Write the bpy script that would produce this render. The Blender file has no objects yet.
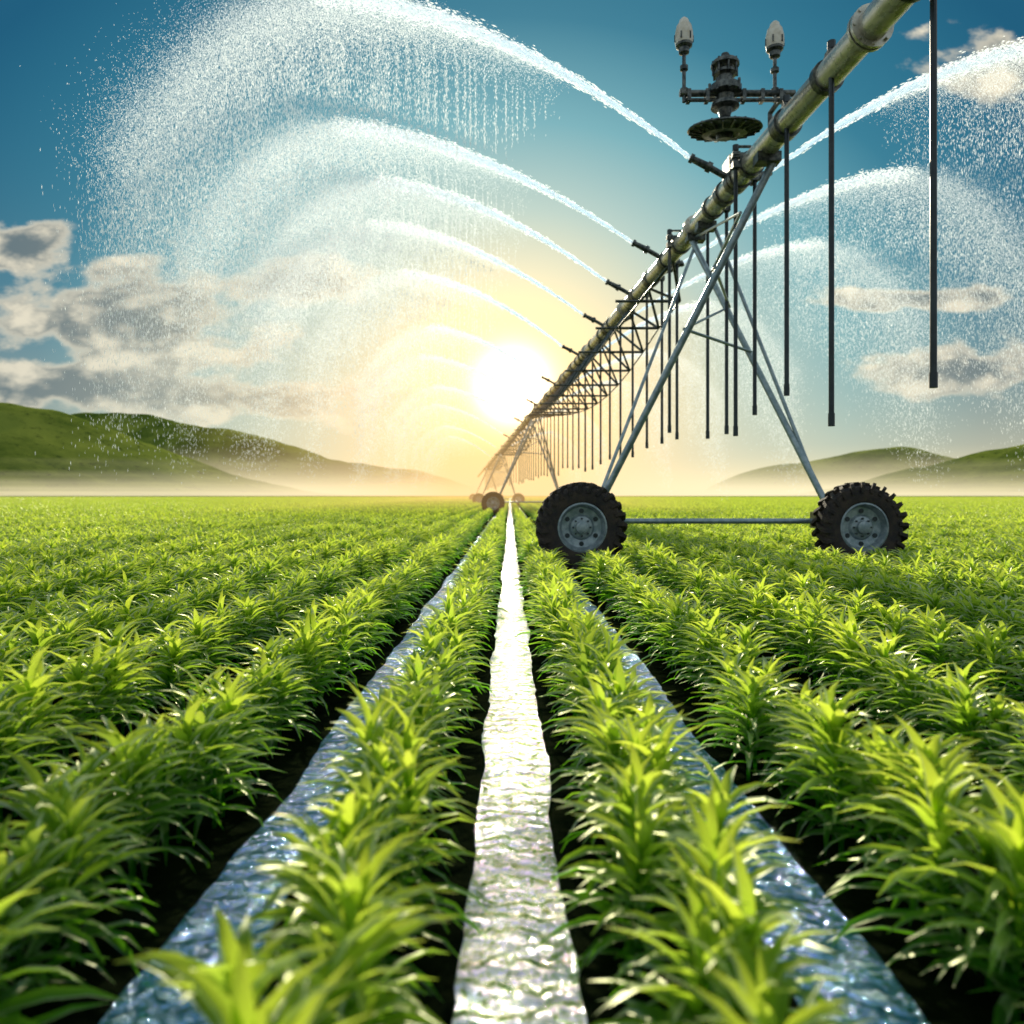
import bpy, math, random
import numpy as np
from mathutils import Vector, Matrix
random.seed(3); rng=np.random.default_rng(7)
S=bpy.context.scene
R=math.radians
H=1.2; F=740.0; SP=0.78
SUN_EL=R(22); SUN_AZ=R(-.5)

# ---------------- helpers ----------------
class MB:
    def __init__(s): s.v=[];s.f=[];s.m=[];s.M=Matrix.Identity(4)
    def add(s,vs,fs,mi=0):
        b=len(s.v); s.v+= [tuple(s.M@Vector(p)) for p in vs]
        s.f+=[tuple(i+b for i in f) for f in fs]; s.m+=[mi]*len(fs)
    def tube(s,p0,p1,r0,r1=None,n=12,mi=0):
        r1=r0 if r1 is None else r1
        p0=Vector(p0);p1=Vector(p1);d=(p1-p0).normalized()
        a=d.cross(Vector((0,0,1)));
        if a.length<1e-3:a=Vector((1,0,0))
        a.normalize();b=d.cross(a)
        vs=[]
        for p,r in((p0,r0),(p1,r1)):
            for i in range(n):
                t=2*math.pi*i/n; vs.append(p+a*r*math.cos(t)+b*r*math.sin(t))
        fs=[(i,(i+1)%n,n+(i+1)%n,n+i) for i in range(n)]+[tuple(range(n))[::-1],tuple(range(n,2*n))]
        s.add(vs,fs,mi)
    def path(s,pts,r,n=8,mi=0):
        for a,b in zip(pts[:-1],pts[1:]): s.tube(a,b,r,n=n,mi=mi)
    def lathe(s,prof,c,axis,n=32,mi=0,close=False):
        axis=Vector(axis).normalized(); c=Vector(c)
        a=axis.cross(Vector((0,0,1)))
        if a.length<1e-3:a=Vector((1,0,0))
        a.normalize();b=axis.cross(a);vs=[]
        for r,h in prof:
            for i in range(n):
                t=2*math.pi*i/n; vs.append(c+axis*h+a*r*math.cos(t)+b*r*math.sin(t))
        fs=[];m=len(prof)
        for j in range(m if close else m-1):
            k=(j+1)%m
            for i in range(n): fs.append((j*n+i,j*n+(i+1)%n,k*n+(i+1)%n,k*n+i))
        s.add(vs,fs,mi)
    def box(s,c,sx,sy,sz,rot=None,mi=0):
        c=Vector(c);vs=[]
        for x in(-1,1):
            for y in(-1,1):
                for z in(-1,1):
                    p=Vector((x*sx/2,y*sy/2,z*sz/2))
                    if rot: p=rot@p
                    vs.append(c+p)
        s.add(vs,[(0,1,3,2),(4,6,7,5),(0,4,5,1),(2,3,7,6),(0,2,6,4),(1,5,7,3)],mi)
    def obj(s,name,mats,parent=None,sharp=35):
        me=bpy.data.meshes.new(name);me.from_pydata(s.v,[],s.f)
        for m in mats: me.materials.append(m)
        me.polygons.foreach_set('material_index',s.m)
        me.polygons.foreach_set('use_smooth',[True]*len(s.f))
        me.set_sharp_from_angle(angle=R(sharp)); me.update()
        o=bpy.data.objects.new(name,me);S.collection.objects.link(o)
        if parent:o.parent=parent
        return o
def empty(name):
    o=bpy.data.objects.new(name,None);S.collection.objects.link(o);o.empty_display_size=.5;return o
def npmesh(name,v,f,mats,link=True,smooth=False,attrs=None,parent=None):
    me=bpy.data.meshes.new(name)
    v=np.asarray(v,np.float32);f=np.asarray(f,np.int32);k=f.shape[1]
    me.vertices.add(len(v));me.vertices.foreach_set('co',v.ravel())
    me.loops.add(f.size);me.loops.foreach_set('vertex_index',f.ravel())
    me.polygons.add(len(f));me.polygons.foreach_set('loop_start',np.arange(0,f.size,k,dtype=np.int32))
    me.polygons.foreach_set('use_smooth',np.full(len(f),smooth))
    for a,d in (attrs or {}).items():
        at=me.attributes.new(a,'FLOAT','POINT');at.data.foreach_set('value',np.asarray(d,np.float32))
    for m in mats:me.materials.append(m)
    me.update(calc_edges=True)
    o=bpy.data.objects.new(name,me)
    if link:S.collection.objects.link(o)
    if parent:o.parent=parent
    return o
class NT:
    def __init__(s,t): s.t=t;s.n=t.nodes;s.l=t.links;s.n.clear()
    def new(s,ty,**k):
        n=s.n.new(ty)
        for a,b in k.items(): setattr(n,a,b)
        return n
    def set(s,sock,v):
        if isinstance(v,bpy.types.NodeSocket): s.l.new(v,sock)
        else: sock.default_value=v
    def m(s,op,a,b=None,c=None,clamp=False):
        n=s.new('ShaderNodeMath',operation=op);n.use_clamp=clamp
        for i,x in enumerate((a,b,c)):
            if x is not None:s.set(n.inputs[i],x)
        return n.outputs[0]
    def mix(s,f,a,b,bt='MIX'):
        n=s.new('ShaderNodeMix',data_type='RGBA',blend_type=bt)
        s.set(n.inputs[0],f)
        for i,x in((6,a),(7,b)):
            if not isinstance(x,bpy.types.NodeSocket) and len(x)==3:x=(*x,1)
            s.set(n.inputs[i],x)
        return n.outputs[2]
    def ramp(s,f,st,interp='LINEAR'):
        n=s.new('ShaderNodeValToRGB');n.color_ramp.interpolation=interp
        e=n.color_ramp.elements
        while len(e)<len(st):e.new(.5)
        for i,(p,c) in enumerate(st):
            e[i].position=p;e[i].color=(*c,1)
        s.set(n.inputs[0],f);return n.outputs[0]
    def sm(s,x,a,b):
        n=s.new('ShaderNodeMapRange',interpolation_type='SMOOTHSTEP')
        s.set(n.inputs[0],x);n.inputs[1].default_value=a;n.inputs[2].default_value=b
        return n.outputs[0]
    def noise(s,vec,scale,det=5,rough=.55,dist=0):
        n=s.new('ShaderNodeTexNoise');s.set(n.inputs['Vector'],vec)
        n.inputs['Scale'].default_value=scale;n.inputs['Detail'].default_value=det
        n.inputs['Roughness'].default_value=rough;n.inputs['Distortion'].default_value=dist
        return n.outputs[0]
    def comb(s,x,y,z):
        n=s.new('ShaderNodeCombineXYZ')
        for i,v in enumerate((x,y,z)):s.set(n.inputs[i],v)
        return n.outputs[0]
def mat(name):
    m=bpy.data.materials.new(name);m.use_nodes=True;nt=NT(m.node_tree)
    out=nt.new('ShaderNodeOutputMaterial');return m,nt,out
def pmat(name,c1,c2,rough=.5,metal=0,scale=8,bump=.2,rvar=.15,spec=.5,bs=40):
    m,nt,out=mat(name)
    co=nt.new('ShaderNodeTexCoord').outputs['Object']
    n=nt.noise(co,scale,6,.65)
    f=nt.sm(n,.35,.68)
    p=nt.new('ShaderNodeBsdfPrincipled')
    nt.l.new(nt.mix(f,c1,c2),p.inputs['Base Color'])
    nt.l.new(nt.m('MULTIPLY_ADD',n,rvar*2,rough-rvar),p.inputs['Roughness'])
    p.inputs['Metallic'].default_value=metal;p.inputs['Specular IOR Level'].default_value=spec
    b=nt.new('ShaderNodeBump');b.inputs['Strength'].default_value=bump;b.inputs['Distance'].default_value=.02
    nt.l.new(nt.noise(co,bs,5),b.inputs['Height']);nt.l.new(b.outputs[0],p.inputs['Normal'])
    nt.l.new(p.outputs[0],out.inputs[0]);return m

# ---------------- world ----------------
W=bpy.data.worlds.new("World");S.world=W;W.use_nodes=True
nt=NT(W.node_tree)
out=nt.new('ShaderNodeOutputWorld')
tc=nt.new('ShaderNodeTexCoord').outputs['Generated']
sx=nt.new('ShaderNodeSeparateXYZ');nt.l.new(tc,sx.inputs[0])
X,Y,Z=sx.outputs
Yc=nt.m('MAXIMUM',Y,.1)
a=nt.m('DIVIDE',X,Yc);e=nt.m('DIVIDE',Z,Yc)
sky=nt.new('ShaderNodeTexSky',sky_type='NISHITA');sky.sun_disc=False
sky.sun_elevation=SUN_EL;sky.sun_rotation=SUN_AZ
sky.altitude=200;sky.air_density=1.0;sky.dust_density=1.5;sky.ozone_density=2
se=.146
da=nt.m('MULTIPLY',a,.78);de=nt.m('SUBTRACT',e,se)
d=nt.m('SQRT',nt.m('ADD',nt.m('MULTIPLY',da,da),nt.m('MULTIPLY',de,de)))
dn=nt.m('DIVIDE',d,2.0,clamp=True)
base=nt.ramp(dn,[(0,(1.0,.82,.45)),(.035,(.90,.76,.44)),(.075,(.62,.67,.50)),(.12,(.34,.55,.54)),(.18,(.11,.39,.47)),(.25,(.010,.19,.295)),(.36,(.001,.10,.195)),(.75,(.05,.14,.24)),(1,(.42,.50,.56))])  # last stop brightens the sky out of view as added fill light
hz=nt.m('POWER',2.718,nt.m('MULTIPLY',nt.m('MAXIMUM',e,0.0),-9.0))
base=nt.mix(nt.m('MULTIPLY',hz,.85),base,(.92,.77,.45))
skyc=nt.mix(1,sky.outputs[0],(.02,.02,.02),'MULTIPLY')
base=nt.mix(.12,base,skyc,'ADD')
# clouds
E=[(-.50,.240,.22,.085),(-.62,.15,.20,.04),(-.30,.285,.14,.045),(-.36,.13,.22,.035),(-.665,.335,.09,.04),
   (.67,.58,.11,.045),(.62,.17,.17,.04),(.58,.265,.16,.018)]
mm=None
V0=nt.comb(a,e,0.0)
for (ca,ce,w,h) in E:
    mp=nt.new('ShaderNodeVectorMath',operation='SUBTRACT')
    nt.l.new(V0,mp.inputs[0]);mp.inputs[1].default_value=(ca,ce,0)
    m2=nt.new('ShaderNodeVectorMath',operation='DIVIDE');nt.l.new(mp.outputs[0],m2.inputs[0]);m2.inputs[1].default_value=(w,h,1)
    ln=nt.new('ShaderNodeVectorMath',operation='LENGTH');nt.l.new(m2.outputs[0],ln.inputs[0])
    r=nt.m('SUBTRACT',1.0,ln.outputs['Value'])
    mm=r if mm is None else nt.m('MAXIMUM',mm,r)
mm=nt.m('MAXIMUM',mm,-2.0)
def nz(oa,oe,det):
    v=nt.comb(nt.m('ADD',a,oa),nt.m('MULTIPLY',nt.m('ADD',e,oe),1.7),.37)
    return nt.noise(v,10,det,.55)
n1=nz(0.0,0.0,7);n2=nz(nt.m('MULTIPLY',a,-.05),.020,4)
d1=nt.m('ADD',nt.m('MULTIPLY',mm,1.1),nt.m('MULTIPLY',nt.m('SUBTRACT',n1,.47),3.2))
al=nt.m('MULTIPLY',nt.sm(d1,0.0,.5),nt.sm(Y,.1,.3))
dd=nt.m('MULTIPLY',nt.m('SUBTRACT',n1,n2),3.3)
lit=nt.sm(nt.m('SUBTRACT',dd,nt.m('MULTIPLY',nt.m('MAXIMUM',mm,0.0),.35)),-.45,.55)
thin=nt.m('SUBTRACT',1.0,nt.sm(d1,.2,.8))
lit=nt.m('MAXIMUM',lit,nt.m('MULTIPLY',thin,.9))
near=nt.m('SUBTRACT',1.0,nt.sm(d,.08,.6))
dark=nt.mix(near,(.14,.19,.21),(.50,.45,.34));bright=nt.mix(near,(.88,.80,.62),(1.0,.92,.68))
cc=nt.mix(lit,dark,bright)
low=nt.m('SUBTRACT',1.0,nt.m('MULTIPLY',hz,.55))
base=nt.mix(nt.m('MULTIPLY',nt.m('MULTIPLY',al,low),.93),base,cc)
sd=Vector((.003,math.cos(math.atan(se)),math.sin(math.atan(se))))
dp=nt.new('ShaderNodeVectorMath',operation='DOT_PRODUCT');nt.l.new(tc,dp.inputs[0]);dp.inputs[1].default_value=sd
ang=nt.m('ARCCOSINE',nt.m('MINIMUM',dp.outputs['Value'],1.0))
g1=nt.m('POWER',2.718,nt.m('MULTIPLY',nt.m('POWER',nt.m('DIVIDE',ang,.036),2.0),-1.0))
g2=nt.m('POWER',2.718,nt.m('MULTIPLY',ang,-12.0))
g3=nt.m('POWER',2.718,nt.m('MULTIPLY',ang,-5.0))
def addc(b,g,c):
    n=nt.new('ShaderNodeVectorMath',operation='SCALE');n.inputs[0].default_value=c;nt.l.new(g,n.inputs['Scale'])
    k=nt.new('ShaderNodeVectorMath',operation='ADD');nt.l.new(b,k.inputs[0]);nt.l.new(n.outputs[0],k.inputs[1]);return k.outputs[0]
base=addc(base,g1,(7,6,4.2));base=addc(base,g2,(1.4,.82,.24));base=addc(base,g3,(.11,.055,.01))
bg=nt.new('ShaderNodeBackground');nt.l.new(base,bg.inputs[0]);bg.inputs[1].default_value=1.0
nt.l.new(bg.outputs[0],out.inputs[0])

sl=bpy.data.lights.new('sun','SUN');sl.energy=5;sl.angle=R(.6);sl.color=(1,.88,.66)
so=bpy.data.objects.new('sun',sl);S.collection.objects.link(so)
sv=Vector((math.sin(SUN_AZ)*math.cos(SUN_EL),math.cos(SUN_AZ)*math.cos(SUN_EL),math.sin(SUN_EL)))
so.rotation_euler=(-sv).to_track_quat('-Z','Y').to_euler()

# ---------------- materials ----------------
def leafmat(name,k=1.0):
    m,nt,out=mat(name)
    r=nt.new('ShaderNodeAttribute',attribute_name='lr').outputs['Fac']
    s=nt.new('ShaderNodeAttribute',attribute_name='ls').outputs['Fac']
    pos=nt.new('ShaderNodeNewGeometry').outputs['Position']
    sp=nt.new('ShaderNodeSeparateXYZ');nt.l.new(pos,sp.inputs[0])
    hgt=nt.sm(sp.outputs[2],.10,.44)      # row shade painted into the leaf colour: darker green lower down
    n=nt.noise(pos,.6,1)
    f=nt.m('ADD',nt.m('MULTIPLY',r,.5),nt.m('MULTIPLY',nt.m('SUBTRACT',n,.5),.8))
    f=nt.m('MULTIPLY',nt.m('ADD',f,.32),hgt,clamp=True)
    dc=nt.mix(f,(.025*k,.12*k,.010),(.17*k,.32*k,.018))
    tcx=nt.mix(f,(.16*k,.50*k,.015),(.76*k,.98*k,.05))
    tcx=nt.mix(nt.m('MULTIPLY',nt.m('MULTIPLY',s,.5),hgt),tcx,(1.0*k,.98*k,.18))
    df=nt.new('ShaderNodeBsdfDiffuse');nt.l.new(dc,df.inputs[0])
    tr=nt.new('ShaderNodeBsdfTranslucent');nt.l.new(tcx,tr.inputs[0])
    gl=nt.new('ShaderNodeBsdfGlossy');gl.inputs['Roughness'].default_value=.46;gl.inputs[0].default_value=(.9,.95,.7,1)
    mx=nt.new('ShaderNodeMixShader');mx.inputs[0].default_value=.66;nt.l.new(df.outputs[0],mx.inputs[1]);nt.l.new(tr.outputs[0],mx.inputs[2])
    fr=nt.new('ShaderNodeFresnel');fr.inputs[0].default_value=1.35
    m2=nt.new('ShaderNodeMixShader');nt.l.new(nt.m('MULTIPLY',fr.outputs[0],.28),m2.inputs[0]);nt.l.new(mx.outputs[0],m2.inputs[1]);nt.l.new(gl.outputs[0],m2.inputs[2])
    nt.l.new(m2.outputs[0],out.inputs[0]);return m
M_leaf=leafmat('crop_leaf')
M_pipe=pmat('pipe_paint',(.50,.48,.40),(.74,.70,.58),.27,.5,5,.08)
M_steel=pmat('galvanised_steel',(.22,.30,.32),(.38,.46,.48),.34,.5,9,.1)
M_dark=pmat('dark_hose',(.012,.022,.025),(.03,.045,.05),.4,.1,6,.05)
M_iron=pmat('dark_iron',(.03,.04,.04),(.18,.19,.17),.36,.6,14,.15)
M_tyre=pmat('tyre_rubber',(.012,.010,.009),(.05,.035,.022),.75,0,7,.4)
M_hub=pmat('hub_metal',(.20,.26,.28),(.40,.46,.48),.42,.5,10,.15)
M_white=pmat('lamp_shell',(.60,.55,.42),(.80,.77,.66),.35,0,9,.05)

# ---------------- ground ----------------
m,nt,out=mat('soil')
pos=nt.new('ShaderNodeNewGeometry').outputs['Position']
ln=nt.new('ShaderNodeVectorMath',operation='LENGTH');nt.l.new(pos,ln.inputs[0])
far=nt.sm(ln.outputs['Value'],230,290)
n1=nt.noise(pos,6,5,.7);n2=nt.noise(pos,.02,4,.6)
soil=nt.mix(nt.sm(n1,.3,.7),(.003,.006,.003),(.010,.014,.006))
grn=nt.mix(n2,(.22,.32,.03),(.36,.42,.06))
p=nt.new('ShaderNodeBsdfDiffuse');nt.l.new(nt.mix(far,soil,grn),p.inputs['Color'])
b=nt.new('ShaderNodeBump');b.inputs['Strength'].default_value=.8;b.inputs['Distance'].default_value=.04;nt.l.new(n1,b.inputs['Height']);nt.l.new(b.outputs[0],p.inputs['Normal'])
nt.l.new(p.outputs[0],out.inputs[0]);M_soil=m
g=MB();L=5000
g.add([(-L,-60,0),(L,-60,0),(L,L,0),(-L,L,0)],[(0,1,2,3)]);g.obj('ground',[M_soil])

def watermat(name,col,fcol,gf,gcol,wa,na_,rough,f0):
    """rippled running water: crests run across the furrow, broken up by noise"""
    m,nt,out=mat(name)
    pos=nt.new('ShaderNodeNewGeometry').outputs['Position']
    wv=nt.new('ShaderNodeTexWave',wave_type='BANDS',bands_direction='Y',wave_profile='SIN')
    nt.l.new(pos,wv.inputs['Vector'])
    wv.inputs['Scale'].default_value=3.3;wv.inputs['Distortion'].default_value=7.5
    wv.inputs['Detail'].default_value=2.5;wv.inputs['Detail Scale'].default_value=2.2
    mp=nt.new('ShaderNodeMapping');nt.l.new(pos,mp.inputs[0]);mp.inputs['Scale'].default_value=(1,1.7,1)
    h2=nt.noise(mp.outputs[0],26,3,.6,.8)
    w=wv.outputs['Fac']
    hh=nt.m('ADD',nt.m('MULTIPLY',w,wa),nt.m('MULTIPLY',h2,na_))
    foam_glint=nt.sm(nt.m('ADD',nt.m('MULTIPLY',w,.22),h2),f0,f0+.10)  # white crests: foam, plus sun glitter painted into the base colour
    b=nt.new('ShaderNodeBump');b.inputs['Strength'].default_value=1;b.inputs['Distance'].default_value=1.0;nt.l.new(hh,b.inputs['Height'])
    gl=nt.new('ShaderNodeBsdfGlossy');gl.inputs['Roughness'].default_value=rough;gl.inputs[0].default_value=(*gcol,1);nt.l.new(b.outputs[0],gl.inputs['Normal'])
    p=nt.new('ShaderNodeBsdfPrincipled');nt.l.new(nt.mix(foam_glint,col,fcol),p.inputs['Base Color']);p.inputs['Roughness'].default_value=.12;nt.l.new(b.outputs[0],p.inputs['Normal'])
    mx=nt.new('ShaderNodeMixShader');mx.inputs[0].default_value=gf;nt.l.new(p.outputs[0],mx.inputs[1]);nt.l.new(gl.outputs[0],mx.inputs[2])
    nt.l.new(mx.outputs[0],out.inputs[0]);return m
M_w1=watermat('furrow_water',(.035,.05,.065),(.88,.90,.92),.60,(.95,.98,1),.013,.018,.05,.68)
M_w2=watermat('side_furrow_water',(.008,.075,.22),(.60,.80,.95),.5,(.32,.66,1.0),.013,.022,.05,.70)  # blue sky reflection painted into base and gloss colours
def furrow(x,w):
    ys=np.concatenate([np.arange(-2,30,.06),np.arange(30,300,1.0)]);n=len(ys)
    k1=np.convolve(rng.normal(0,1,n+8),np.ones(9)/9,'valid');k2=np.convolve(rng.normal(0,1,n+8),np.ones(9)/9,'valid')
    v=np.zeros((n*3,3))
    v[0::3,0]=x-w/2+k1*.035;v[1::3,0]=x;v[2::3,0]=x+w/2+k2*.035
    for i in range(3):v[i::3,1]=ys
    v[:,2]=.02
    f=[]
    for i in range(n-1):
        for j in range(2):f.append((i*3+j,i*3+j+1,i*3+j+4,i*3+j+3))
    return v,f
for nm,x,w,mt in(('water_furrow',0,.27,M_w1),('water_furrow',-SP,.25,M_w2),('water_furrow',SP,.25,M_w2)):
    v,f=furrow(x,w);npmesh(nm,v,f,[mt],smooth=True)

# ---------------- crops ----------------
def leaves(P,az,el0,Ln,Wd,dr,seg):
    N=len(P);s=np.linspace(0,1,seg+1)
    ang=el0[:,None]-dr[:,None]*s[None,:]**1.3
    dl=Ln[:,None]/seg
    hx=np.concatenate([np.zeros((N,1)),np.cumsum(np.cos(ang[:,:-1])*dl,1)],1)
    hz=np.concatenate([np.zeros((N,1)),np.cumsum(np.sin(ang[:,:-1])*dl,1)],1)
    wid=Wd[:,None]*np.clip(np.sin(np.pi*np.clip(s*.93+.05,0,1)**.75),.03,1)[None,:]
    ca,sa=np.cos(az)[:,None],np.sin(az)[:,None]
    cx=P[:,0:1]+hx*ca;cy=P[:,1:2]+hx*sa;cz=P[:,2:3]+hz
    V=np.zeros((N,seg+1,3,3))
    tw=rng.uniform(-.5,.5,(N,1))
    for j,sg in enumerate((-1,0,1)):
        up=abs(sg)*wid*.30+sg*wid*.5*np.sin(tw)
        lat=sg*wid*.5*np.cos(tw)
        V[:,:,j,0]=cx-sa*lat - ca*np.sin(ang)*up
        V[:,:,j,1]=cy+ca*lat - sa*np.sin(ang)*up
        V[:,:,j,2]=cz+np.cos(ang)*up
    fs=[]
    for i in range(seg):
        for j in range(2):
            q=i*3+j;fs.append((q,q+1,q+4,q+3))
    fs=np.array(fs);nv=(seg+1)*3
    Fa=(fs[None]+np.arange(N)[:,None,None]*nv).reshape(-1,4)
    lr=np.repeat(rng.random(N),nv);ls=np.tile(np.repeat(s,3),N)
    return V.reshape(-1,3),Fa,lr,ls
def plants(xy,nl,seg,hs=1.0,wmul=1.0):
    P=[];AZ=[];EL=[];LN=[];WD=[];DR=[]
    for (x,y) in xy:
        h=random.uniform(.27,.38)*hs;k=random.random()*6
        lx,ly=random.uniform(-.12,.12),random.uniform(-.12,.12)
        for i in range(nl):
            t=(i+.5)/nl
            z=.03+(h-.03)*t**.75
            P.append((x+lx*z,y+ly*z,z));AZ.append(k+i*2.4+random.uniform(-.4,.4))
            EL.append(R(24+52*t**1.4+random.uniform(-14,14)))
            LN.append(random.uniform(.18,.27)*(1-.22*t)*(.95+.05*min(1,t*3)))
            WD.append(random.uniform(.022,.034)*wmul);DR.append(R(random.uniform(60,125)*(1-.25*t)))
    return leaves(*[np.array(q) for q in(P,AZ,EL,LN,WD,DR)],seg)
def addstems(V,Fa,lr,ls,xy):
    vs=[];fs=[];b=len(V)
    for (x,y) in xy:
        q=len(vs)
        for z,r in((-.01,.007),(.3,.004)):
            for t in range(4): vs.append((x+r*math.cos(t*1.571),y+r*math.sin(t*1.571),z))
        fs+=[(b+q+i,b+q+(i+1)%4,b+q+4+(i+1)%4,b+q+4+i) for i in range(4)]
    return np.vstack([V,vs]),np.vstack([Fa,fs]),np.r_[lr,np.zeros(len(vs))],np.r_[ls,np.zeros(len(vs))]
def mkcol(name,objs):
    c=bpy.data.collections.new(name)
    for o in objs:c.objects.link(o)
    return c
SEG=1.3
lod0=[]
for k in range(6):
    xy=[(random.gauss(0,.05),-SEG/2+(i+.5)*SEG/14+random.uniform(-.03,.03)) for i in range(14)]
    A=addstems(*plants(xy,34,4),xy)
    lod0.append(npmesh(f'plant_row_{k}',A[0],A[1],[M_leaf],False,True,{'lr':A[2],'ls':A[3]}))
c0=mkcol('crop_plants',lod0)
lod1=[]
PW=10*SP;PL=8.0
for k in range(3):
    xy=[]
    for r in range(10):
        for i in range(50): xy.append((-PW/2+(r+.5)*SP+random.gauss(0,.055),-PL/2+(i+.5)*PL/50+random.uniform(-.04,.04)))
    A=plants(xy,12,2,1.05,1.7)
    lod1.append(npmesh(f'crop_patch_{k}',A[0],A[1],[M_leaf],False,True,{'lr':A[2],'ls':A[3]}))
c1=mkcol('crop_patches',lod1)
def instancer(name,pts,rot,scl,idx,col):
    me=bpy.data.meshes.new(name);me.from_pydata(pts,[],[])
    at=me.attributes.new('rz','FLOAT','POINT');at.data.foreach_set('value',np.array(rot,np.float32))
    at=me.attributes.new('sc','FLOAT_VECTOR','POINT');at.data.foreach_set('vector',np.array(scl,np.float32).ravel())
    at=me.attributes.new('ix','INT','POINT');at.data.foreach_set('value',np.array(idx,np.int32))
    o=bpy.data.objects.new(name,me);S.collection.objects.link(o)
    ng=bpy.data.node_groups.new(name+'_gn','GeometryNodeTree')
    ng.interface.new_socket('Geometry',in_out='INPUT',socket_type='NodeSocketGeometry')
    ng.interface.new_socket('Geometry',in_out='OUTPUT',socket_type='NodeSocketGeometry')
    N=ng.nodes;Lk=ng.links
    i=N.new('NodeGroupInput');oo=N.new('NodeGroupOutput');ip=N.new('GeometryNodeInstanceOnPoints')
    ci=N.new('GeometryNodeCollectionInfo');ci.inputs['Collection'].default_value=col
    ci.inputs['Separate Children'].default_value=True;ci.inputs['Reset Children'].default_value=True
    def na(n,t):
        q=N.new('GeometryNodeInputNamedAttribute');q.data_type=t;q.inputs['Name'].default_value=n;return q.outputs['Attribute']
    cx=N.new('ShaderNodeCombineXYZ');Lk.new(na('rz','FLOAT'),cx.inputs[2])
    Lk.new(i.outputs[0],ip.inputs['Points']);Lk.new(ci.outputs[0],ip.inputs['Instance'])
    ip.inputs['Pick Instance'].default_value=True;Lk.new(na('ix','INT'),ip.inputs['Instance Index'])
    Lk.new(cx.outputs[0],ip.inputs['Rotation']);Lk.new(na('sc','FLOAT_VECTOR'),ip.inputs['Scale'])
    Lk.new(ip.outputs[0],oo.inputs[0])
    md=o.modifiers.new('instances','NODES');md.node_group=ng;return o
WH=[(1.09,11.5),(5.42,11.5)]
pts=[];ro=[];sc=[];ix=[]
YB=24.7
ny=int(round((YB+1.3)/SEG))
for j in range(ny):
    yc=-1.3+(j+.5)*SEG
    lim=.8*max(yc,0)+4
    r=0
    while (r+.5)*SP<lim:
        for sg in(-1,1):
            x=sg*(r+.5)*SP
            if any(abs(x-wx)<.75 and abs(yc-wy)<.55 for wx,wy in WH):continue
            pts.append((x,yc,0));ro.append(random.choice((0,math.pi)));s=random.uniform(.92,1.14)
            sc.append((random.uniform(1.10,1.22) if r==0 else random.uniform(1.15,1.32),1.0,s));ix.append(random.randrange(6))
        r+=1
YB=-1.3+ny*SEG
instancer('crop_rows',pts,ro,sc,ix,c0)
pts=[];ro=[];sc=[];ix=[]
yc=YB+PL/2
while yc<290:
    lim=.78*yc+6;k=0
    while (k)*PW-PW/2<lim:
        for x in ({0:(0,)}.get(k,(-k*PW,k*PW))):
            pts.append((x,yc,0));ro.append(random.choice((0,math.pi)));sc.append((1,1,random.uniform(.95,1.05)));ix.append(random.randrange(3))
        k+=1
    yc+=PL
instancer('crop_rows_distant',pts,ro,sc,ix,c1)

# ---------------- hills ----------------
m,nt,out=mat('hill_grass')
pos=nt.new('ShaderNodeNewGeometry').outputs['Position']
n1=nt.noise(pos,.012,8,.65);n2=nt.noise(pos,.09,8,.75)
c=nt.mix(nt.sm(n1,.35,.65),(.08,.13,.02),(.25,.30,.05));c=nt.mix(nt.sm(n2,.54,.68),c,(.03,.055,.015))
df=nt.new('ShaderNodeBsdfDiffuse');nt.l.new(c,df.inputs[0])
b=nt.new('ShaderNodeBump');b.inputs['Strength'].default_value=.9;b.inputs['Distance'].default_value=5;nt.l.new(n2,b.inputs['Height']);nt.l.new(b.outputs[0],df.inputs['Normal'])
nt.l.new(df.outputs[0],out.inputs[0]);M_hill=m
from mathutils import noise as mn
def hill(name,x0,x1,y0,y1,bumps,nx=160,ny=50,rough=5,wl=120):
    v=[];f=[]
    for j in range(ny+1):
        for i in range(nx+1):
            x=x0+(x1-x0)*i/nx;y=y0+(y1-y0)*j/ny
            z=sum(h*math.exp(-((x-cx)/sx_)**2-((y-cy)/sy_)**2) for cx,cy,sx_,sy_,h in bumps)
            z+=mn.fractal(Vector((x/wl,y/wl,1.3)),1,2,5)*rough*min(1,z/12)
            ed=min(i/8,(nx-i)/8,j/6,(ny-j)/6,1)
            v.append((x,y,z*ed-1.5));
    for j in range(ny):
        for i in range(nx):
            q=j*(nx+1)+i;f.append((q,q+1,q+nx+2,q+nx+1))
    return npmesh(name,v,f,[M_hill],smooth=True)
hill('hill',-1150,-60,400,1000,[(-470,720,110,150,72),(-330,740,110,120,26),(-640,740,130,130,60),(-900,700,200,120,80)],rough=9)
hill('hill',-1300,300,1150,1700,[(-660,1400,200,150,110),(-420,1400,170,150,72),(-190,1420,150,120,34),(-900,1400,200,150,120)],rough=14,wl=200)
hill('hill',220,1300,400,1050,[(580,760,120,150,48),(430,760,100,110,18),(760,760,150,140,85)],rough=7)
hill('hill',300,1900,1150,1700,[(700,1400,170,140,80),(480,1400,120,120,42),(1200,1400,300,140,120)],rough=10,wl=200)

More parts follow.
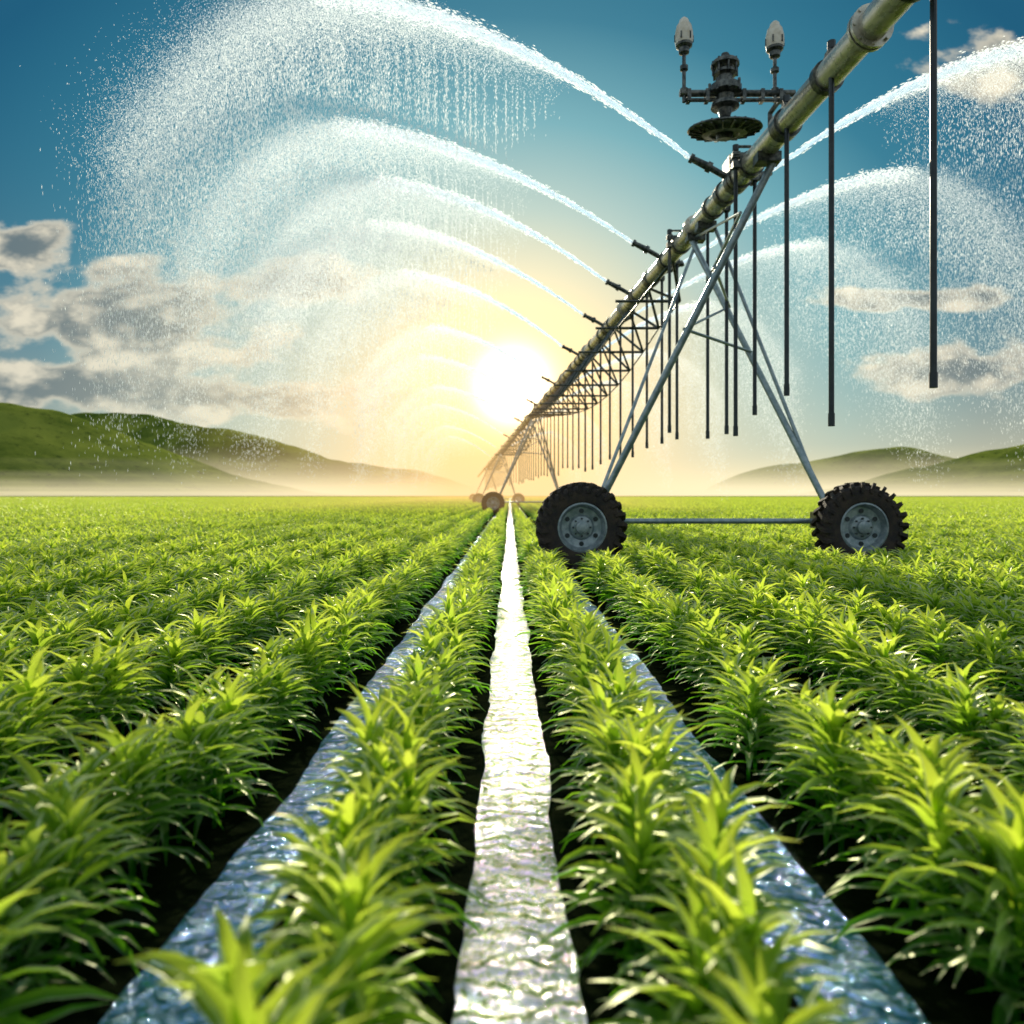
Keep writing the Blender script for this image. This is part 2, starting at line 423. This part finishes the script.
mist=empty('morning_mist')
def mistbox(name,c,s,sig,col):
    m,nt,out=mat(name)
    ab=nt.new('ShaderNodeVolumeAbsorption');ab.inputs['Density'].default_value=sig;ab.inputs['Color'].default_value=(0,0,0,1)
    em=nt.new('ShaderNodeEmission');em.inputs[0].default_value=(*col,1);em.inputs[1].default_value=sig  # emission makes the mist glow in place of scattered sunlight
    ad=nt.new('ShaderNodeAddShader');nt.l.new(ab.outputs[0],ad.inputs[0]);nt.l.new(em.outputs[0],ad.inputs[1])
    nt.l.new(ad.outputs[0],out.inputs['Volume'])
    g=MB();g.box(c,*s);return g.obj(name,[m],mist)
for hh_,y0_,sg_ in((2.5,300,.0018),(5.5,340,.0016),(10,400,.0013),(17,480,.0009),(30,600,.0006),(52,800,.0004)):
    mistbox('mist_layer',(0,(y0_+1700)/2,hh_/2+.6),(4000+hh_,1700-y0_+hh_*2,hh_),sg_,(1.10,.96,.60))
# added haze box; its warm emission imitates sun glow along the pipeline
mistbox('warm_glow_haze',(-2,95,5.0),(22,134,9.0),.0075,(1.30,.78,.28))

# ---------------- irrigator ----------------
irr=empty('center_pivot_irrigator')
PZ=H+5.05;K=-.065
def pp(y,dz=0,dx=0): return Vector((4.4+K*y+dx,y,PZ+dz))
g=MB()
ys=[-22+6*i for i in range(38)]
for a0,b0 in zip(ys[:-1],ys[1:]):
    g.tube(pp(a0),pp(b0),.17,n=28)
ax=(pp(10)-pp(0)).normalized()
for y in ys:
    for o_ in(-.035,.035):
        g.tube(pp(y)+ax*(o_-.02),pp(y)+ax*(o_+.02),.235,n=24)
    for t in range(8):
        q=t*math.pi/4
        c=pp(y)+Vector((math.cos(q),0,math.sin(q)))*.205
        g.tube(c-ax*.08,c+ax*.08,.018,n=6)
g.obj('pipeline',[M_pipe],irr)
dy=[5.6,7.25,8.95,10.15,11.3,11.75,13.0,14.0,14.9,16.0,17.2]
y=18.6
while y<150: dy.append(y);y+=1.55 if y<60 else 3
dz_={0:1.2,1:1.08,2:.84,3:1.36,4:.93,5:1.3,6:1.1}
hg=MB();cg=MB()
for i,y in enumerate(dy):
    side=-.235 if i in(4,8) else .235
    fr=i in(2,3)
    yy=y-(.24 if fr else 0)
    tx=pp(y).x+(-.05 if fr else side-(.03 if i==1 else 0))
    zb=H+dz_.get(i,1.05+random.uniform(-.15,.25));zt_=PZ+.10
    r=.032 if y<30 else .028
    hg.tube((tx,yy,zb),(tx,yy,zt_+.12),r,n=10)
    hg.tube((tx,yy,zb-.03),(tx,yy,zb+.12),r*1.2,n=10)
    hg.tube((tx,yy,zt_+.10),(tx,yy,zt_+.19),r*1.5,n=10)
    if y<60:
        cg.tube(pp(y)-ax*.05,pp(y)+ax*.05,.20,n=24)
        if fr: cg.box((tx,y-.19,PZ+.13),.08,.16,.07)
        else: cg.box((pp(y).x+side*.75,y,PZ+.13),abs(side)*1.0,.09,.07)
        cg.box((tx,yy,PZ-.02),.11,.13,.10)
        cg.box((tx,yy,PZ+.15),.11,.13,.05)
        cg.path([pp(y,.17),pp(y,.27),Vector((pp(y).x*.2+tx*.8,yy,PZ+.27)),Vector((tx,yy,PZ+.2))],.022,6)
hg.obj('drop_hoses',[M_dark],irr);cg.obj('hose_brackets',[M_iron],irr)
tg=MB()
def truss(y0,y1,n):
    st=(y1-y0)/n;pv=None
    for i in range(n+1):
        y=y0+i*st;t=i/n;s=math.sin(math.pi*min(max(t,.03),.97))
        dp_=.65+.85*s;wx=.40+.45*s
        l=pp(y,-dp_,-wx);r=pp(y,-dp_,wx)
        tg.tube(l,r,.036,n=6)
        for q in(l,r):
            tg.tube(pp(y-.5*st,-.15),q,.034,n=6);tg.tube(pp(y+.5*st,-.15),q,.034,n=6)
        tg.tube(l,l+Vector((-.55,0,0)),.032,n=6)
        if pv: tg.tube(pv[0],l,.02,n=6);tg.tube(pv[1],r,.02,n=6)
        pv=(l,r)
truss(16.5,41,12);truss(49,78,11);truss(86,118,10)
tg.obj('truss_rods',[M_iron],irr)

def wheel(name,c,rad,parent):
    g=MB();c=Vector(c);A=ax
    k=rad/.7
    prof=[(.36,-.12),(.40,-.165),(.50,-.185),(.585,-.17),(.625,-.13),(.64,-.06),(.645,0),(.64,.06),(.625,.13),(.585,.17),(.50,.185),(.40,.165),(.36,.12),(.35,0)]
    g.lathe([(r*k,h) for r,h in prof],c,A,48,0,True)
    nl=24
    u=A.cross(Vector((0,0,1))).normalized();v=A.cross(u)
    for i in range(nl):
        for sd_ in(-1,1):
            t=2*math.pi*(i+(.5 if sd_>0 else 0))/nl
            rd=u*math.cos(t)+v*math.sin(t);tg_=A.cross(rd)
            def P(r,h,tt): return c+rd*(r*k)+A*h+tg_*tt
            d0=.055
            ring=[]
            for (r,h,sh) in((.615,sd_*.0,.05),(.70,sd_*.0,.05),(.70,sd_*.165,-.03),(.655,sd_*.205,-.05),(.53,sd_*.20,-.055),(.53,sd_*.17,-.055)):
                ring.append((r,h,sh))
            vs=[P(r,h,sh-d0/2) for r,h,sh in ring]+[P(r,h,sh+d0/2) for r,h,sh in ring]
            n=len(ring)
            fs=[tuple(range(n)),tuple(range(2*n-1,n-1,-1))]+[(q,(q+1)%n,n+(q+1)%n,n+q) for q in range(n)]
            g.add(vs,fs,0)
    for sg in(-1,1):
        g.lathe([(.375*k,sg*.13),(.385*k,sg*.15),(.36*k,sg*.155),(.34*k,sg*.12),(.31*k,sg*.05),(.20*k,sg*.035),(.17*k,sg*.07),(.10*k,sg*.08),(.095*k,sg*.14),(.06*k,sg*.15),(.001,sg*.15)],c,A,40,1)
        for i in range(8):
            t=2*math.pi*i/8;rd=u*math.cos(t)+v*math.sin(t)
            g.tube(c+rd*.135*k+A*sg*.06,c+rd*.135*k+A*sg*.10,.016,n=6,mi=2)
        for i in range(6):
            t=2*math.pi*(i+.5)/6;rd=u*math.cos(t)+v*math.sin(t)
            g.tube(c+rd*.255*k+A*sg*.036,c+rd*.255*k+A*sg*.052,.038*k,n=12,mi=2)
    return g.obj(name,[M_tyre,M_hub,M_dark],parent,30)
def tower(Y0,first=False):
    sx_=2.165;cx=pp(Y0).x-.40
    wl=Vector((cx-sx_,Y0,.7));wr=Vector((cx+sx_,Y0,.7))
    wheel('wheel',wl,.7,irr);wheel('wheel',wr,.7,irr)
    g=MB()
    yb=Y0+.42
    bl=Vector((wl.x+.15,yb,.78));br=Vector((wr.x-.15,yb,.78))
    g.tube(bl,br,.045,n=14)
    for w_,b_,sg in((wl,bl,1),(wr,br,-1)):
        g.box((w_.x,Y0+.33,.72),.22,.20,.30);g.tube((w_.x,Y0,.7),(w_.x,Y0+.5,.7),.06,n=12)
        g.box((b_.x,yb,.86),.34,.24,.10)
        g.box((w_.x+sg*.42,Y0+.38,.80),.3,.24,.26,mi=1)
    n_=pp(Y0-.8,-.17);f_=pp(Y0+2.5,-.17);f2=pp(Y0+1.9,-.17)
    bl2=bl+Vector((.08,0,.06));br2=br+Vector((-.08,0,.06))
    g.tube(bl2,n_+Vector((.12,0,0)),.055,n=14)
    g.tube(br2,f_+Vector((-.1,0,0)),.055,n=14)
    g.tube(br2+Vector((0,.15,0)),f2+Vector((.15,0,0)),.032,n=10)
    g.tube(bl2+Vector((0,.15,0)),f_+Vector((.05,0,-.02)),.03,n=10)
    if not first:
        g.tube(br2,n_,.05,n=10);g.tube(bl2,f_,.05,n=10)
    def lp(a_,b_,t): return a_.lerp(b_,t)
    for t in(.55,.72,.86):
        g.tube(lp(bl2,n_,t),lp(br2,f_,t),.026,n=8)
    g.tube(lp(bl2,n_,.55),lp(br2,f_,.72),.022,n=8);g.tube(lp(bl2,n_,.72),lp(br2,f_,.86),.022,n=8)
    g.tube(lp(bl2,n_,.86),f_,.022,n=8)
    for q in(n_,f_,f2): g.box(q+Vector((0,0,-.02)),.34,.22,.14,mi=1)
    g.box(pp(Y0+.6,.28,.05),.30,.40,.30,mi=1)
    g.obj('tower_frame',[M_steel,M_iron],irr)
for i,Y0 in enumerate((11.5,44,81,121)): tower(Y0,i==0)

# sprinkler / control head on top
g=MB()
cy=10.1;c=Vector((2.92,cy,H+5.46))
g.tube(c+Vector((-.62,0,.02)),c+Vector((.95,0,.02)),.045,n=12)
g.tube(c+Vector((-.55,0,-.07)),c+Vector((.9,0,-.07)),.026,n=10)
for x in(-.5,-.25,.25,.5,.75): g.box(c+Vector((x,0,-.02)),.05,.12,.16)
g.path([c+Vector((.78,0,0)),c+Vector((.86,0,-.25)),pp(cy,.12)],.05,10)
g.tube(pp(cy)-ax*.09,pp(cy)+ax*.09,.205,n=24)
g.path([pp(cy+.5,.1),pp(cy+.5,.42),c+Vector((.86,.2,.1))],.035,8)
Zx=(0,0,1)
g.lathe([(.001,.56),(.05,.56),(.06,.50),(.05,.49),(.05,.46),(.17,.45),(.19,.42),(.19,.39),(.12,.37),(.10,.33),(.15,.31),(.16,.27),(.10,.25),(.09,.14),(.20,.12),(.22,.08),(.22,.02),(.13,-.02),(.11,-.10),(.18,-.12),(.19,-.17),(.10,-.20),(.07,-.30),(.10,-.34),(.001,-.34)],c,Zx,28)
for i in range(8):
    t=i*math.pi/4; u=Vector((math.cos(t),math.sin(t),0))
    g.tube(c+u*.165+Vector((0,0,.26)),c+u*.165+Vector((0,0,.46)),.014,n=6)
    g.tube(c+u*.21+Vector((0,0,0)),c+u*.21+Vector((0,0,.15)),.02,n=6)
dc=c+Vector((0,0,-.34));tl=Matrix.Rotation(R(10),3,'X');zt=tl@Vector(Zx)
g.lathe([(.001,-.02),(.14,-.02),(.18,-.06),(.36,-.09),(.49,-.105),(.50,-.125),(.48,-.14),(.34,-.145),(.30,-.19),(.20,-.20),(.18,-.17),(.12,-.18),(.10,-.25),(.001,-.25)],dc,zt,40)
for i in range(20):
    t=i*math.pi/10;u=Vector((math.cos(t),math.sin(t),0))
    g.tube(dc+tl@(u*.19+Vector((0,0,-.055))),dc+tl@(u*.48+Vector((0,0,-.105))),.013,n=5)
    g.tube(dc+tl@(u*.30+Vector((0,0,-.185))),dc+tl@(u*.48+Vector((0,0,-.145))),.014,n=5)
for sx_ in(-.56,.68):
    b=c+Vector((sx_,0,.02)); hh=.55 if sx_<0 else .50
    g.tube(b-Vector((0,0,.12)),b+Vector((0,0,hh)),.026,n=10)
    g.lathe([(.05,0),(.055,.06),(.03,.08)],b,Zx,14)
    g.lathe([(.03,hh*.55),(.055,hh*.58),(.055,hh*.68),(.03,hh*.7)],b,Zx,14)
    g.lathe([(.03,hh-.02),(.07,hh),(.075,hh+.06),(.11,hh+.09),(.115,hh+.12)],b,Zx,20)
    g.lathe([(.115,hh+.12),(.125,hh+.18),(.12,hh+.28),(.10,hh+.37),(.07,hh+.41),(.06,hh+.45),(.03,hh+.48),(.001,hh+.485)],b,Zx,20,1)
    for t in range(6):
        q=t*math.pi/3;u=Vector((math.cos(q),math.sin(q),0))
        g.tube(b+u*.122+Vector((0,0,hh+.15)),b+u*.122+Vector((0,0,hh+.24)),.012,n=6)
g.obj('sprinkler_head',[M_iron,M_white],irr)

LJ=[11.9,15.9,18.8,22.3,27,34,42,52,66,83,102]
RJ=[12.4,17.3,22.5,29,38,50,66,88]
ng_=MB()
def nozzle(y,sg):
    a0=pp(y,.05,sg*.14);dr=Vector((sg*1,0,.50)).normalized();b0=a0+dr*.32+Vector((0,0,.02));c0=b0+dr*.36
    ng_.tube(a0,b0,.05,n=12);ng_.tube(b0,c0,.066,.05,n=14);ng_.tube(c0-dr*.06,c0,.075,n=14);ng_.tube(b0-dr*.02,b0+dr*.06,.085,n=14)
    ng_.tube(pp(y)-ax*.07,pp(y)+ax*.07,.20,n=22)
    return c0
SN=np.array(sv)
def flakes(P,size,elong,dirv):
    N=len(P)
    nrm=SN*.9+rng.normal(size=(N,3))*.42
    a_=dirv/np.linalg.norm(dirv,axis=1)[:,None]
    b_=np.cross(nrm,a_);b_/=np.linalg.norm(b_,axis=1)[:,None]+1e-9
    A_=a_*(size*elong)[:,None];B_=b_*size[:,None]
    return np.stack([P-A_,P+B_,P+A_,P-B_],1).reshape(-1,3)
allV=[]
def jet(y,sg,nc,nm):
    c0=nozzle(y,sg) if y<70 else pp(y,.3,sg*.6)
    lo=.93 if y<25 else .78
    D=6.1*rng.uniform(lo,1.07);rise=2.62*rng.uniform(lo,1.04);tail=3.3
    if y<12: D=6.0;rise=2.62
    if sg>0:D*=.92;rise*=.84
    def traj(u):
        return np.where(u<D,rise*(1-np.abs(1-np.minimum(u,D)/D)**1.75),rise-.24*(np.maximum(u,D)-D)**2)
    scl=max(1,(y/14)**.45)
    u=rng.random(nc)**.9*D*1.0;t=u/D
    sp=.014+.085*t**1.3
    off=rng.normal(size=(nc,3))*sp[:,None]
    P=np.stack([c0.x+sg*u,np.full(nc,y),c0.z+traj(u)],1)+off
    tg_=np.stack([np.full(nc,sg*1.0),np.zeros(nc),(traj(u+.05)-traj(u))/.05],1)
    allV.append(flakes(P,rng.uniform(.004,.009,nc)*scl,rng.uniform(3,10,nc)*(1-.75*t)+1,tg_))
    T=D+tail
    nb=int(nm*(.6 if y<25 else .35));u=D*.3+(T-D*.3)*rng.beta(1.7,1.3,nb);t=(u-D*.3)/(T-D*.3)
    P=np.stack([c0.x+sg*u+rng.normal(size=nb)*.05,y+rng.normal(size=nb)*(.05+.35*t),c0.z+traj(u)-rng.exponential(1,nb)*(.04+.34*t)+rng.normal(size=nb)*(.015+.04*t)],1)
    dv=rng.normal(size=(nb,3));
    allV.append(flakes(P,rng.uniform(.0025,.005,nb)*scl,np.full(nb,1.2),dv))
    u=D*.34+(T-D*.34)*rng.beta(1.9,1.15,nm);t=(u-D*.34)/(T-D*.34)
    fall=rng.exponential(1,nm)*(.1+.8*t**1.2)
    lng=rng.random(nm)<.32; fall=np.where(lng,fall+rng.random(nm)**1.2*4.0*t**.5,fall)
    keep=(fall<5.2)
    P=np.stack([c0.x+sg*(u+fall*.03)+rng.normal(size=nm)*.05,y+rng.normal(size=nm)*(.05+.6*t),c0.z+traj(u)-fall+rng.normal(size=nm)*(.02+.05*t)],1)
    ph=rng.uniform(0,1)
    qx=np.round(P[:,0]/.13)*.13;qx=qx+.05*np.sin(qx*57+ph*9)
    use=(rng.random(nm)<.75)&(fall>.6);P[:,0]=np.where(use,qx+rng.normal(size=nm)*.008,P[:,0])
    P=P[keep];f_=fall[keep];n=len(P)
    dv=np.stack([rng.normal(size=n)*.04,rng.normal(size=n)*.04,-np.ones(n)],1)
    sz=rng.uniform(.0018,.0038,n)*scl*np.where(rng.random(n)<.03,1.5,1)
    allV.append(flakes(P,sz,1+6*np.clip(f_,0,1.5),dv))
for i,y in enumerate(LJ):
    k=1/(1+max(0,y-16)/9)
    jet(y,-1,int(8500*k)+400,int(86000*k*(1.2 if i==0 else 1)))
for i,y in enumerate(RJ):
    k=1/(1+max(0,y-12)/11)
    jet(y,1,int(8500*k)+400,int(68000*k))
ng_.obj('sprinkler_guns',[M_iron],irr)
V=np.concatenate(allV);Fq=np.arange(len(V)).reshape(-1,4)
m,nt,out=mat('water_droplets')
tr=nt.new('ShaderNodeBsdfTranslucent');tr.inputs[0].default_value=(.90,.97,1,1)
df=nt.new('ShaderNodeBsdfDiffuse');df.inputs[0].default_value=(.9,.94,.98,1)
mx=nt.new('ShaderNodeMixShader');mx.inputs[0].default_value=.25
nt.l.new(tr.outputs[0],mx.inputs[1]);nt.l.new(df.outputs[0],mx.inputs[2])
em=nt.new('ShaderNodeEmission');em.inputs[0].default_value=(.9,.97,1,1);em.inputs[1].default_value=.15  # faint added glow standing in for sunlight scattered by droplets
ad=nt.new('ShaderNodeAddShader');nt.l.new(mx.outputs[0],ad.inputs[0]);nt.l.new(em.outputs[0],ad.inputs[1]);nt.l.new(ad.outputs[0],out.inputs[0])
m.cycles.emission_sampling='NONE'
npmesh('sprinkler_water_spray',V,Fq,[m])

# ---------------- camera ----------------
cd=bpy.data.cameras.new('camera');co=bpy.data.objects.new('camera',cd);S.collection.objects.link(co)
cd.sensor_width=36;cd.lens=F/1024*36;cd.clip_end=12000;cd.clip_start=.02
co.location=(-.015,0,H);co.rotation_euler=(R(90),0,0)
cd.shift_y=-17/1024;cd.shift_x=2/1024
cd.dof.use_dof=True;cd.dof.focus_distance=6.0;cd.dof.aperture_fstop=1.5
S.camera=co
S.view_settings.view_transform='Standard';S.view_settings.look='None';S.view_settings.exposure=0
